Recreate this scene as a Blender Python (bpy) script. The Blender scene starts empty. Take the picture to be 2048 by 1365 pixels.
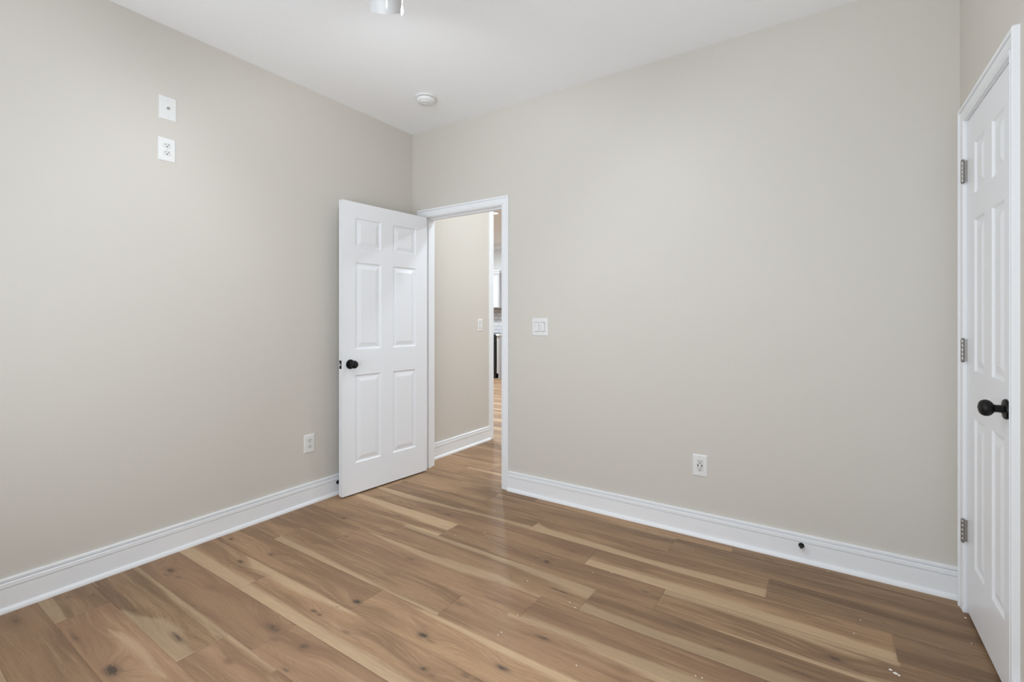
import bpy, bmesh, math, random
import numpy as np
from mathutils import Vector, Matrix
from math import pi, sin, cos, radians

SC = bpy.context.scene
COL = SC.collection
random.seed(7)

# ------------------------------------------------------------------ camera
YAW = radians(33.726)
CAM = Vector((2.853, -2.794, 1.217))
cd = bpy.data.cameras.new('camera')
cd.sensor_width = 36.0
cd.lens = 946.7 / 2048 * 36.0
cd.shift_y = -(682.5 - 639.0) / 2048
cd.clip_start = 0.02
cam = bpy.data.objects.new('camera', cd)
cam.location = CAM
cam.rotation_euler = (pi / 2, 0, YAW)
COL.objects.link(cam)
SC.camera = cam

# ------------------------------------------------------------------ world, lights, exposure
SC.view_settings.view_transform = 'Standard'
SC.view_settings.look = 'None'
SC.view_settings.gamma = 1.0
SC.view_settings.use_curve_mapping = False
SC.view_settings.exposure = 0.10
SC.cycles.use_denoising = True
SC.cycles.max_bounces = 14
SC.cycles.diffuse_bounces = 10
SC.cycles.sample_clamp_indirect = 6.0

W = bpy.data.worlds.new('world')
SC.world = W
W.use_nodes = True
bg = W.node_tree.nodes['Background']
bg.inputs[0].default_value = (0.80, 0.88, 1.0, 1)
bg.inputs[1].default_value = 1.0

WIN_X0, WIN_X1, WIN_Z0, WIN_Z1 = 0.85, 2.75, 0.60, 2.20     # added window behind the camera
YF = -3.15                                                  # room side of the front wall


def area_light(name, loc, rot, sx, sy, power, color, shape='RECTANGLE', spread=pi):
    l = bpy.data.lights.new(name, 'AREA')
    l.shape = shape
    l.size = sx
    l.size_y = sy
    l.energy = power
    l.color = color
    l.spread = spread
    o = bpy.data.objects.new(name, l)
    o.location = loc
    o.rotation_euler = rot
    COL.objects.link(o)
    return o


def point_light(name, loc, power, color, r):
    l = bpy.data.lights.new(name, 'POINT')
    l.energy = power
    l.color = color
    l.shadow_soft_size = r
    o = bpy.data.objects.new(name, l)
    o.location = loc
    COL.objects.link(o)
    return o


# added fill light for the room, aimed upward through the added window
area_light('window_fill_light', ((WIN_X0 + WIN_X1) / 2, YF - 0.20, (WIN_Z0 + WIN_Z1) / 2), (radians(114), 0, 0),
           WIN_X1 - WIN_X0 + 0.3, WIN_Z1 - WIN_Z0 + 0.3, 60, (0.84, 0.92, 1.0))
FAN_W = 13.0       # each of the three fan bulbs
HALL_W = 34.0
KITCHEN_W = 40.0

# ------------------------------------------------------------------ helpers


def tag(o, label=None, cat=None, group=None, kind=None):
    if label: o['label'] = label
    if cat: o['category'] = cat
    if group: o['group'] = group
    if kind: o['kind'] = kind
    return o


def obj(name, bm, mat=None, parent=None, smooth=None):
    me = bpy.data.meshes.new(name)
    bmesh.ops.recalc_face_normals(bm, faces=bm.faces[:])
    bm.to_mesh(me)
    bm.free()
    if mat: me.materials.append(mat)
    if smooth is not None:
        me.polygons.foreach_set('use_smooth', [True] * len(me.polygons))
        me.set_sharp_from_angle(angle=radians(smooth))
    o = bpy.data.objects.new(name, me)
    COL.objects.link(o)
    if parent: o.parent = parent
    return o


def empty(name, loc, rz=0.0, rot=None):
    o = bpy.data.objects.new(name, None)
    o.empty_display_size = 0.05
    o.location = loc
    o.rotation_euler = rot if rot else (0, 0, rz)
    COL.objects.link(o)
    return o


def box(bm, x0, x1, y0, y1, z0, z1, bev=0.0, seg=2):
    t = bmesh.new()
    bmesh.ops.create_cube(t, size=1)
    for v in t.verts:
        v.co = Vector((x0 + (v.co.x + .5) * (x1 - x0), y0 + (v.co.y + .5) * (y1 - y0), z0 + (v.co.z + .5) * (z1 - z0)))
    if bev:
        bmesh.ops.bevel(t, geom=t.edges[:], offset=bev, segments=seg, profile=.5, affect='EDGES')
    merge(bm, t)
    return bm


def merge(bm, t, mat=None):
    if mat is not None:
        bmesh.ops.transform(t, matrix=mat, verts=t.verts[:])
    me = bpy.data.meshes.new('tmp')
    t.to_mesh(me)
    t.free()
    bm.from_mesh(me)
    bpy.data.meshes.remove(me)


def lathe(prof, n=32, mat=None):
    """prof: (r, z) pairs, turned about local Z."""
    bm = bmesh.new()
    rings = []
    for r, z in prof:
        if r < 1e-6:
            rings.append([bm.verts.new((0, 0, z))])
        else:
            rings.append([bm.verts.new((r * cos(2 * pi * k / n), r * sin(2 * pi * k / n), z)) for k in range(n)])
    for a, b in zip(rings, rings[1:]):
        for k in range(n):
            k2 = (k + 1) % n
            if len(a) == 1 and len(b) == 1:
                continue
            if len(a) == 1:
                bm.faces.new((a[0], b[k], b[k2]))
            elif len(b) == 1:
                bm.faces.new((a[k], a[k2], b[0]))
            else:
                bm.faces.new((a[k], a[k2], b[k2], b[k]))
    if mat is not None:
        bmesh.ops.transform(bm, matrix=mat, verts=bm.verts[:])
    return bm


def sweep(stations, closed_ends=True):
    """stations: list of lists of points (a profile repeated); lofted."""
    bm = bmesh.new()
    R = [[bm.verts.new(p) for p in s] for s in stations]
    n = len(R[0])
    for a, b in zip(R, R[1:]):
        for k in range(n):
            bm.faces.new((a[k], a[(k + 1) % n], b[(k + 1) % n], b[k]))
    if closed_ends:
        bm.faces.new(R[0])
        bm.faces.new(list(reversed(R[-1])))
    return bm


ROT_TO_NEG_X = Matrix.Rotation(-pi / 2, 4, 'Y')   # local +Z -> world -X
ROT_TO_POS_X = Matrix.Rotation(pi / 2, 4, 'Y')
ROT_TO_NEG_Y = Matrix.Rotation(pi / 2, 4, 'X')    # local +Z -> world -Y

# ------------------------------------------------------------------ materials


class NT:
    def __init__(s, name):
        s.m = bpy.data.materials.new(name)
        s.m.use_nodes = True
        s.t = s.m.node_tree
        s.b = s.t.nodes['Principled BSDF']

    def n(s, kind, **kw):
        nd = s.t.nodes.new(kind)
        for k, v in kw.items():
            if hasattr(nd, k):
                setattr(nd, k, v)
        return nd

    def l(s, a, b):
        s.t.links.new(a, b)

    def math(s, op, a, b=None, clamp=False):
        nd = s.n('ShaderNodeMath', operation=op)
        nd.use_clamp = clamp
        for i, v in enumerate((a, b)):
            if v is None: continue
            if isinstance(v, (int, float)): nd.inputs[i].default_value = v
            else: s.l(v, nd.inputs[i])
        return nd.outputs[0]

    def mix(s, f, a, b, mode='MIX'):
        nd = s.n('ShaderNodeMix', data_type='RGBA', blend_type=mode)
        for i, v in ((0, f), (6, a), (7, b)):
            if isinstance(v, (int, float)): nd.inputs[i].default_value = v
            elif isinstance(v, tuple): nd.inputs[i].default_value = v if len(v) == 4 else (*v, 1)
            else: s.l(v, nd.inputs[i])
        return nd.outputs[2]

    def ramp(s, f, lo, hi):
        nd = s.n('ShaderNodeMapRange')
        nd.interpolation_type = 'SMOOTHSTEP'
        s.l(f, nd.inputs[0])
        nd.inputs[1].default_value = lo
        nd.inputs[2].default_value = hi
        return nd.outputs[0]

    def attr(s, name):
        return s.n('ShaderNodeAttribute', attribute_name=name).outputs['Fac']


def painted(name, col, rough=.5, bump=0.0, scale=300, spec=.5, metal=0.0, var=0.0):
    t = NT(name)
    t.b.inputs['Roughness'].default_value = rough
    t.b.inputs['Specular IOR Level'].default_value = spec
    t.b.inputs['Metallic'].default_value = metal
    tc = t.n('ShaderNodeTexCoord')
    nz = t.n('ShaderNodeTexNoise')
    nz.inputs['Scale'].default_value = scale
    nz.inputs['Detail'].default_value = 2
    t.l(tc.outputs['Object'], nz.inputs['Vector'])
    dk = tuple(c * (1 - var) for c in col)
    t.l(t.mix(nz.outputs[0], (*dk, 1), (*col, 1)), t.b.inputs['Base Color'])
    if bump:
        bp = t.n('ShaderNodeBump')
        bp.inputs['Strength'].default_value = bump
        bp.inputs['Distance'].default_value = .001
        t.l(nz.outputs[0], bp.inputs['Height'])
        t.l(bp.outputs[0], t.b.inputs['Normal'])
    return t.m


WALL_COL = (0.632, 0.604, 0.556)
M_wall = painted('greige_wall_paint', WALL_COL, .75, .08, 160, .25, var=.01)
M_ceil = painted('ceiling_white', (0.91, 0.92, 0.935), .85, .05, 120, .2, var=.01)
M_trim = painted('white_trim_paint', (0.85, 0.87, 0.895), .32, .02, 40, .5, var=.01)
M_door = painted('white_door_paint', (0.83, 0.85, 0.88), .36, .05, 30, .5, var=.01)
M_plate = painted('white_plastic', (0.76, 0.765, 0.76), .35, 0, 100, .5)
M_insert = painted('off_white_plastic', (0.67, 0.67, 0.66), .35, 0, 100, .5)
M_gap = painted('grey_switch_gap_shade', (0.36, 0.36, 0.355), .5)  # switch frame coloured darker to paint the shaded gaps around the rockers
M_screw = painted('painted_screw', (0.62, 0.62, 0.61), .4)
M_slot = painted('dark_slot', (0.03, 0.03, 0.03), .6)
M_black = painted('matte_black_metal', (0.004, 0.004, 0.004), .42, .02, 200, .28)
M_nickel = painted('brushed_nickel', (0.42, 0.40, 0.38), .42, .05, 300, .5, metal=1.0, var=.15)
M_steel = painted('latch_steel', (0.75, 0.73, 0.70), .3, metal=1.0)
M_rubber = painted('white_rubber', (0.75, 0.75, 0.75), .5)
M_fanwhite = painted('white_fan_enamel', (0.82, 0.82, 0.82), .3)
M_cabinet = painted('white_cabinet_paint', (0.78, 0.79, 0.81), .4)
M_cabside = painted('grey_cabinet_side', (0.47, 0.47, 0.49), .5)
M_basecab = painted('greige_cabinet_paint', (0.55, 0.52, 0.48), .5)
M_quartz = painted('white_quartz', (0.80, 0.79, 0.77), .25, 0, 12, .5, var=.06)
M_range = painted('black_range_enamel_and_toe_shade', (0.012, 0.012, 0.014), .22)
M_kwall = painted('kitchen_wall_paint', (0.67, 0.67, 0.66), .7, .05, 160, .3)
M_crumb = painted('plaster_crumb', (0.85, 0.83, 0.80), .8, .2, 400)

# frosted lamp glass of the ceiling fan
t = NT('frosted_glass_shade')
t.b.inputs['Base Color'].default_value = (0.62, 0.62, 0.62, 1)
t.b.inputs['Roughness'].default_value = .35
tr = t.n('ShaderNodeBsdfTranslucent')
tr.inputs[0].default_value = (0.9, 0.9, 0.9, 1)
mx = t.n('ShaderNodeMixShader')
mx.inputs[0].default_value = .0
t.l(t.b.outputs[0], mx.inputs[1]); t.l(tr.outputs[0], mx.inputs[2])
t.l(mx.outputs[0], t.t.nodes['Material Output'].inputs[0])
M_shade = t.m


def emitter(name, col, s):
    t = NT(name)
    t.b.inputs['Base Color'].default_value = (*col, 1)
    t.b.inputs['Emission Color'].default_value = (*col, 1)
    t.b.inputs['Emission Strength'].default_value = s
    return t.m


M_bulb = emitter('warm_bulb', (1, .97, .93), 2.0)
M_led = emitter('led_lens', (1, .98, .94), 2.2)

# clear pane of the added window
t = NT('added_window_glass')
tp = t.n('ShaderNodeBsdfTransparent')
gl = t.n('ShaderNodeBsdfGlossy')
gl.inputs['Roughness'].default_value = .02
mx = t.n('ShaderNodeMixShader')
mx.inputs[0].default_value = .06
t.l(tp.outputs[0], mx.inputs[1]); t.l(gl.outputs[0], mx.inputs[2])
t.l(mx.outputs[0], t.t.nodes['Material Output'].inputs[0])
M_glass = t.m

# clear acrylic fob
t = NT('clear_acrylic')
t.b.inputs['Base Color'].default_value = (1, 1, 1, 1)
t.b.inputs['Roughness'].default_value = .08
t.b.inputs['Emission Color'].default_value = (1, 1, 1, 1)
t.b.inputs['Emission Strength'].default_value = 0.0
M_acrylic = t.m

# subway tile
t = NT('subway_tile')
tc = t.n('ShaderNodeTexCoord')
mp = t.n('ShaderNodeMapping')
mp.inputs['Rotation'].default_value = (pi / 2, 0, 0)
br = t.n('ShaderNodeTexBrick')
br.inputs['Scale'].default_value = 1.0
br.inputs['Brick Width'].default_value = .152
br.inputs['Row Height'].default_value = .076
br.inputs['Mortar Size'].default_value = .0045
br.inputs['Color1'].default_value = (.74, .74, .75, 1)
br.inputs['Color2'].default_value = (.64, .64, .66, 1)
br.inputs['Mortar'].default_value = (.36, .36, .38, 1)
t.l(tc.outputs['Object'], mp.inputs[0]); t.l(mp.outputs[0], br.inputs[0])
t.l(br.outputs[0], t.b.inputs['Base Color'])
t.b.inputs['Roughness'].default_value = .2
M_tile = t.m

# wood-look plank floor
t = NT('oak_vinyl_plank')
geo = t.n('ShaderNodeNewGeometry')
sx = t.n('ShaderNodeSeparateXYZ')
t.l(geo.outputs['Position'], sx.inputs[0])
X, Y = sx.outputs[0], sx.outputs[1]
warp, knot, sap, tone, red, seed = (t.attr(a) for a in ('warp', 'knot', 'sap', 'tone', 'red', 'seed'))
YW = t.math('ADD', Y, warp)


def vec(fx, fy, off=0.0):
    c = t.n('ShaderNodeCombineXYZ')
    t.l(t.math('MULTIPLY', X, fx), c.inputs[0])
    t.l(t.math('MULTIPLY', YW, fy), c.inputs[1])
    t.l(t.math('ADD', seed, off), c.inputs[2])
    return c.outputs[0]


def noise(fx, fy, off, detail=3, rough=.55, dist=0.0):
    nd = t.n('ShaderNodeTexNoise')
    nd.inputs['Scale'].default_value = 1
    nd.inputs['Detail'].default_value = detail
    nd.inputs['Roughness'].default_value = rough
    nd.inputs['Distortion'].default_value = dist
    t.l(vec(fx, fy, off), nd.inputs['Vector'])
    return nd.outputs[0]


n_broad = noise(1.3, 11, 0, 3, .5, .25)
n_mid = noise(2.6, 62, 3.3, 5, .68, .15)
n_fine = noise(14, 420, 6.1, 3, .7)
n_knot = noise(38, 150, 15.1, 3, .65, .4)
n_big = noise(2.6, 9, 9.7, 2)
ring_f = noise(1.0, 6.5, 12.9, 2, .45, .1)
rings = t.math('PINGPONG', t.math('ADD', t.math('MULTIPLY', YW, 95.0), t.math('MULTIPLY', ring_f, 26.0)), .5)
rings = t.math('MULTIPLY', rings, 2.0)
ring_mask = t.math('MAXIMUM', t.ramp(n_big, .46, .64), t.ramp(knot, .02, .25))
n_pore = noise(30, 330, 21.7, 2, .6)
COL_MID, COL_DARK, COL_LIGHT, COL_SAP, COL_KNOT = (.368, .232, .130), (.225, .137, .077), (.450, .304, .178), (.530, .385, .240), (.060, .044, .036)
c = t.mix(t.ramp(n_broad, .36, .62), COL_DARK, COL_MID)
c = t.mix(t.math('MULTIPLY', t.ramp(n_mid, .50, .68), .60), c, COL_LIGHT)
c = t.mix(t.math('MULTIPLY', t.ramp(n_mid, .48, .32), .50), c, COL_DARK)
c = t.mix(t.math('MULTIPLY', t.math('MULTIPLY', t.ramp(rings, .62, .95), ring_mask), .45), c, (.20, .115, .065))
c = t.mix(t.math('MULTIPLY', t.ramp(n_pore, .58, .72), .38), c, (.150, .090, .052))
redm = t.math('MULTIPLY', red, .42)
c = t.mix(redm, c, (.36, .205, .125))
sapn = t.ramp(t.math('ADD', sap, t.math('MULTIPLY', t.math('SUBTRACT', n_mid, .5), 1.3)), .05, 1.0)
c = t.mix(t.math('MULTIPLY', sapn, .66), c, COL_SAP)
fin = t.math('ADD', .70, t.math('MULTIPLY', n_fine, .60))
tonec = t.n('ShaderNodeCombineColor')
tf = t.math('MULTIPLY', tone, fin)
for i in range(3): t.l(tf, tonec.inputs[i])
c = t.mix(1.0, c, tonec.outputs[0], 'MULTIPLY')
kraw = t.math('ADD', knot, t.math('MULTIPLY', t.math('SUBTRACT', n_knot, .5), 1.1))
c = t.mix(t.math('MULTIPLY', t.ramp(t.math('ADD', knot, t.math('MULTIPLY', t.math('SUBTRACT', n_mid, .5), .9)), .08, .55), .55), c, (.150, .092, .058))
c = t.mix(t.math('MULTIPLY', t.math('MULTIPLY', t.ramp(kraw, .42, .85), t.ramp(knot, .12, .4)), .85), c, COL_KNOT)
t.l(c, t.b.inputs['Base Color'])
t.l(t.math('ADD', .50, t.math('MULTIPLY', n_fine, .12)), t.b.inputs['Roughness'])
t.b.inputs['Specular IOR Level'].default_value = .42
bp = t.n('ShaderNodeBump')
bp.inputs['Strength'].default_value = .25
bp.inputs['Distance'].default_value = .0006
t.l(n_fine, bp.inputs['Height'])
t.l(bp.outputs[0], t.b.inputs['Normal'])
M_floor = t.m

# ------------------------------------------------------------------ setting
XR = 3.33          # room side of the right wall
CH = 2.74          # room ceiling
HH = 2.87          # hall and kitchen ceiling
BT = 0.115         # back wall thickness
# doorway in the back wall
DX0, DX1, DZ = 0.134, 0.900, 2.037
# closet opening in the right wall
CY0, CY1, CZ = -0.119, -0.718, 2.037
JT = 0.018         # jamb thickness


def struct(name, bm, mat, label, cat, smooth=None):
    return tag(obj(name, bm, mat, None, smooth), label, cat, kind='structure')


bm = bmesh.new(); box(bm, -0.12, 0, YF - .12, 0, 0, CH + .1)
struct('wall_left', bm, M_wall, 'greige painted wall on the left carrying two high plates and one low outlet', 'wall')
bm = bmesh.new()
box(bm, -6.2, DX0 - JT, 0, BT, 0, HH)
box(bm, DX1 + JT, XR + .12, 0, BT, 0, HH)
box(bm, DX0 - JT, DX1 + JT, 0, BT, DZ + JT, HH)
struct('wall_back', bm, M_wall, 'greige painted wall with the open doorway and double light switch', 'wall')
bm = bmesh.new()
box(bm, XR, XR + .12, CY0 + JT, 0, 0, CH + .1)
box(bm, XR, XR + .12, YF - .12, CY1 - JT, 0, CH + .1)
box(bm, XR, XR + .12, CY1 - JT, CY0 + JT, CZ + JT, CH + .1)
struct('wall_right', bm, M_wall, 'greige painted wall on the right around the closed closet door', 'wall')
bm = bmesh.new()
box(bm, 0, WIN_X0, YF - .12, YF, 0, CH + .1)
box(bm, WIN_X1, XR, YF - .12, YF, 0, CH + .1)
box(bm, WIN_X0, WIN_X1, YF - .12, YF, 0, WIN_Z0)
box(bm, WIN_X0, WIN_X1, YF - .12, YF, WIN_Z1, CH + .1)
struct('wall_front', bm, M_wall, 'greige painted wall with the added window, behind the viewpoint', 'wall')
bm = bmesh.new(); box(bm, 0, XR, YF, 0, CH, CH + .1)
struct('ceiling', bm, M_ceil, 'flat white ceiling of the room with fan and smoke detector', 'ceiling')
# hall wall continuing the left wall beyond the doorway
HY = 1.118
bm = bmesh.new(); box(bm, -0.12, 0, BT, HY - .018, 0, HH)
struct('wall_hall', bm, M_wall, 'pale greige wall seen through the open doorway', 'wall')
bm = bmesh.new(); box(bm, -6.2, XR + .12, 0, 6.0, HH, HH + .1)
struct('ceiling_hall', bm, M_ceil, 'ceiling beyond the doorway over hall and kitchen', 'ceiling')
KY = 5.75
bm = bmesh.new(); box(bm, -6.2, XR + .12, KY, KY + .12, 0, HH)
struct('wall_kitchen', bm, M_kwall, 'white kitchen wall far beyond the doorway', 'wall')
bm = bmesh.new(); box(bm, -6.32, -6.2, 0, KY + .12, 0, HH)
struct('wall_kitchen_left', bm, M_kwall, 'far left kitchen wall out of view', 'wall')
bm = bmesh.new(); box(bm, XR + .12, XR + .24, BT, KY + .12, 0, HH)
struct('wall_kitchen_right', bm, M_wall, 'hall end wall out of view', 'wall')
# closet shell behind the closed door
bm = bmesh.new()
box(bm, XR + .75, XR + .80, -1.6, 0, 0, CH)
box(bm, XR + .12, XR + .80, -1.65, -1.6, 0, CH)
box(bm, XR + .12, XR + .80, 0, .05, 0, CH)
box(bm, XR + .12, XR + .80, -1.65, .05, CH, CH + .05)
struct('wall_closet', bm, M_wall, 'closet interior walls behind the closed closet door', 'wall')

# unseen window added behind the camera to let the fill light in
wroot = tag(empty('added_window_1', ((WIN_X0 + WIN_X1) / 2, YF - .06, WIN_Z0)), 'white framed double window added unseen behind the viewpoint for fill light', 'window', kind='structure')
ww, wh = WIN_X1 - WIN_X0, WIN_Z1 - WIN_Z0
bm = bmesh.new()
for a, b in ((-ww / 2, -ww / 2 + .05), (ww / 2 - .05, ww / 2), (-.04, .04)):
    box(bm, a, b, -.03, .03, 0, wh, .003)
for a, b in ((0, .05), (wh - .05, wh), (wh / 2 - .02, wh / 2 + .02)):
    box(bm, -ww / 2, ww / 2, -.028, .028, a, b, .003)
obj('window_frame', bm, M_trim, wroot)
bm = bmesh.new(); box(bm, -ww / 2 + .02, ww / 2 - .02, -.004, .004, .02, wh - .02)
obj('pane', bm, M_glass, wroot)
bm = bmesh.new(); box(bm, -ww / 2 - .06, ww / 2 + .06, .03, .11, -.03, 0, .004)
obj('window_sill', bm, M_trim, wroot)

# ------------------------------------------------------------------ floor: individually laid planks
PW, PL = 0.178, 1.215
Y0 = -0.100
KNOTS = [  # x, y, half length, half width, strength
    (.788, -2.199, .045, .022, 1.0), (.208, -1.806, .035, .014, .8), (.235, -1.835, .03, .008, .6), (.786, -1.999, .07, .013, .75), (.155, -2.085, .02, .008, .7),
    (.086, -2.150, .018, .010, .5), (.445, -2.025, .022, .009, .6), (.127, -2.316, .07, .020, .55), (.463, -2.215, .07, .014, .55),
    (.613, -1.872, .02, .007, .5), (.106, -1.479, .02, .010, .8), (.401, -1.575, .028, .011, .9), (.45, -1.60, .03, .007, .5), (.460, -1.450, .024, .011, .7),
    (.388, -.958, .022, .014, .7), (.607, -1.105, .020, .010, .6), (1.166, -1.470, .024, .015, 1.0), (1.071, -1.611, .020, .008, .9),
    (1.111, -1.613, .016, .007, .8), (1.294, -1.622, .025, .010, .45), (1.235, -1.759, .028, .022, .65), (1.033, -1.767, .060, .020, .65),
    (1.10, -1.80, .03, .010, .5), (1.080, -1.954, .026, .014, .55), (1.290, -1.864, .018, .006, .8), (.305, -1.810, .020, .009, .6), (.527, -1.767, .045, .020, .35),
    (1.123, -1.539, .006, .005, .8), (.530, -1.252, .030, .014, .35), (1.094, -1.082, .030, .012, .55), (.779, -.552, .050, .010, .5),
    (.888, -.563, .040, .012, .75), (1.681, -.723, .022, .014, .95), (1.61, -.715, .05, .007, .7), (1.213, -.514, .020, .008, .35), (.649, -.749, .030, .008, .6),
    (1.112, -1.245, .040, .012, .4), (1.542, -1.238, .035, .010, .55), (1.657, -1.131, .06, .007, .6), (1.585, -1.004, .018, .006, .6),
    (.795, -.938, .05, .010, .5), (1.555, -1.469, .028, .014, .95), (1.60, -1.478, .03, .006, .6), (1.945, -1.225, .035, .009, .75), (1.909, -1.439, .035, .011, .85),
    (1.684, -1.595, .016, .010, .8), (1.823, -1.539, .02, .010, .7), (1.728, -1.602, .018, .007, .6), (1.738, -.553, .030, .008, .6),
    (1.752, -.696, .06, .010, .4), (2.175, -.707, .020, .010, .7), (2.222, -.719, .030, .008, .5), (1.857, -.912, .07, .005, .85),
    (2.076, -.514, .035, .007, .5), (2.361, -.866, .09, .008, .45), (2.256, -1.219, .05, .02, .35), (2.481, -.489, .025, .008, .6),
    (2.872, -.741, .035, .013, .85), (2.523, -.918, .035, .008, .6), (2.762, -.892, .09, .007, .7), (2.689, -.149, .05, .008, .5),
    (2.314, -.361, .05, .008, .45), (2.554, -.762, .09, .008, .35), (2.939, -.766, .02, .008, .45), (3.224, -.488, .06, .012, .5),
]
WIDE = [(.788, -2.199, .20, .06, .050), (1.166, -1.470, .16, .05, .035), (1.033, -1.767, .22, .06, .035), (1.555, -1.469, .18, .05, .03),
        (2.872, -.741, .20, .05, .03), (1.75, -1.23, .25, .05, .045), (1.681, -.723, .18, .05, .028), (.786, -1.999, .2, .05, .03),
        (.401, -1.575, .15, .05, .025), (.46, -1.45, .12, .04, .02), (1.09, -1.61, .15, .05, .022), (1.909, -1.439, .2, .05, .03),
        (1.68, -1.59, .2, .05, .035), (.42, -2.15, .16, .05, .03), (1.29, -1.62, .14, .04, .02), (.2, -1.8, .12, .05, .03)]
# joints: one known joint per row; planks repeat every PL
JOINT = {-1: 1.22, 0: .94, 1: .195, 2: .63, 3: 1.03, 4: .77, 5: .59, 6: .30, 7: 1.19, 8: .64, 9: 1.09, 10: .93, 11: .285, 12: -.33, 13: .50}
TONE = {  # (row, plank start rounded to .1): (tone, red)
    (-1, 1.2): (1.12, .1), (-1, 2.4): (.86, .1), (-1, 0.0): (.95, .1),
    (0, .9): (.90, .2), (0, 2.2): (.84, .2), (0, -.3): (1.0, .1),
    (1, .2): (.93, .1), (1, 1.4): (1.05, .2), (1, 2.6): (.76, .1),
    (2, .6): (.96, .5), (2, -.6): (.98, .0), (2, 1.8): (1.10, .1), (2, 3.1): (.80, .1),
    (3, -.2): (1.16, .0), (3, 1.0): (.90, .5), (3, 2.2): (1.03, .1),
    (4, -.4): (1.06, .1), (4, .8): (.94, .3), (4, 2.0): (.84, .4),
    (5, -.6): (1.0, .3), (5, .6): (1.0, .7), (5, 1.8): (.90, .7),
    (6, -.9): (1.02, .2), (6, .3): (.98, .3), (6, 1.5): (1.06, .5), (6, 2.7): (.95, .3),
    (7, 0.0): (1.06, .3), (7, 1.2): (1.22, .2), (8, -.6): (1.06, .3), (8, .6): (1.12, .3), (8, 1.9): (1.05, .2),
    (9, -.1): (.88, .9), (9, 1.1): (.98, .8), (10, -.3): (.84, .1), (10, .9): (1.0, .7), (10, 2.1): (1.0, .3),
    (11, .3): (1.0, .8), (11, -.9): (.86, .2), (11, 1.5): (1.0, .5), (12, -.3): (.86, .5), (12, .9): (.95, .4),
}
# sapwood along a plank edge: (row, 'T' top or 'B' bottom edge, [(x, width) ...])
SAP = [
    (1, 'B', [(.8, 0), (1.0, .02), (1.41, .035)]), (2, 'T', [(.0, .03), (.42, .07), (.63, .05), (.93, .02), (1.2, 0)]),
    (1, 'B', [(1.411, .10), (1.5, .06), (1.85, .055), (2.1, .045), (2.62, .068)]),
    (2, 'B', [(1.851, .062), (2.38, .07), (3.06, .05)]), (3, 'T', [(0, .03), (.15, .05), (.5, .075), (1.02, .10)]),
    (3, 'B', [(.7, 0), (.9, .02), (1.02, .03)]),
    (3, 'T', [(2.245, .04), (2.6, .035), (3.0, .03)]), (3, 'B', [(2.4, 0), (2.7, .02), (2.95, .03), (3.3, .04)]),
    (4, 'T', [(.775, .02), (1.03, .03), (1.4, .035), (1.7, .055), (1.97, .080)]), (4, 'B', [(1.05, 0), (1.35, .02), (1.56, .035), (1.75, 0)]),
    (4, 'B', [(1.985, .055), (2.3, .045), (2.57, .07), (3.1, .06)]),
    (5, 'T', [(.6, 0), (.9, .035), (1.15, .050), (1.4, .05), (1.57, .025), (1.8, .012)]),
    (5, 'B', [(1.82, .012), (2.08, .03), (2.39, .055), (3.0, .06)]), (6, 'B', [(.30, .045), (.7, .035), (1.15, .014), (1.5, .018)]),
    (8, 'T', [(.35, 0), (.5, .05), (.8, .055), (1.15, .025), (1.3, 0)]), (8, 'B', [(0, .055), (.64, .070)]),
    (8, 'B', [(.642, .058), (1.2, .045), (1.5, .05), (1.85, .045)]), (10, 'B', [(.35, 0), (.5, .03), (.62, .08), (.74, .085), (.92, .048)]),
    (10, 'T', [(.0, .012), (.5, .022), (1.2, .018)]), (11, 'B', [(0, .048), (.285, .038)]), (7, 'T', [(1.3, 0), (1.7, .03), (2.2, .05)]),
    (6, 'T', [(1.81, .02), (2.1, .01), (2.4, .04)]), (0, 'T', [(.94, .015), (1.6, .01), (2.1, .02)]), (-1, 'T', [(1.2, .05), (2.43, .06)]),
]
FREE = [(.50, -2.13, 1.0, -2.10, .022, .8), (.6, -1.90, .9, -1.90, .008, .9), (2.35, -.668, 3.0, -.666, .018, .8), (1.2, -1.62, 1.7, -1.60, .014, .4),
        (.05, -1.545, .5, -1.56, .02, .4), (.1, -1.33, .6, -1.30, .02, .35), (1.3, -1.78, 1.8, -1.75, .018, .4)]


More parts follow.
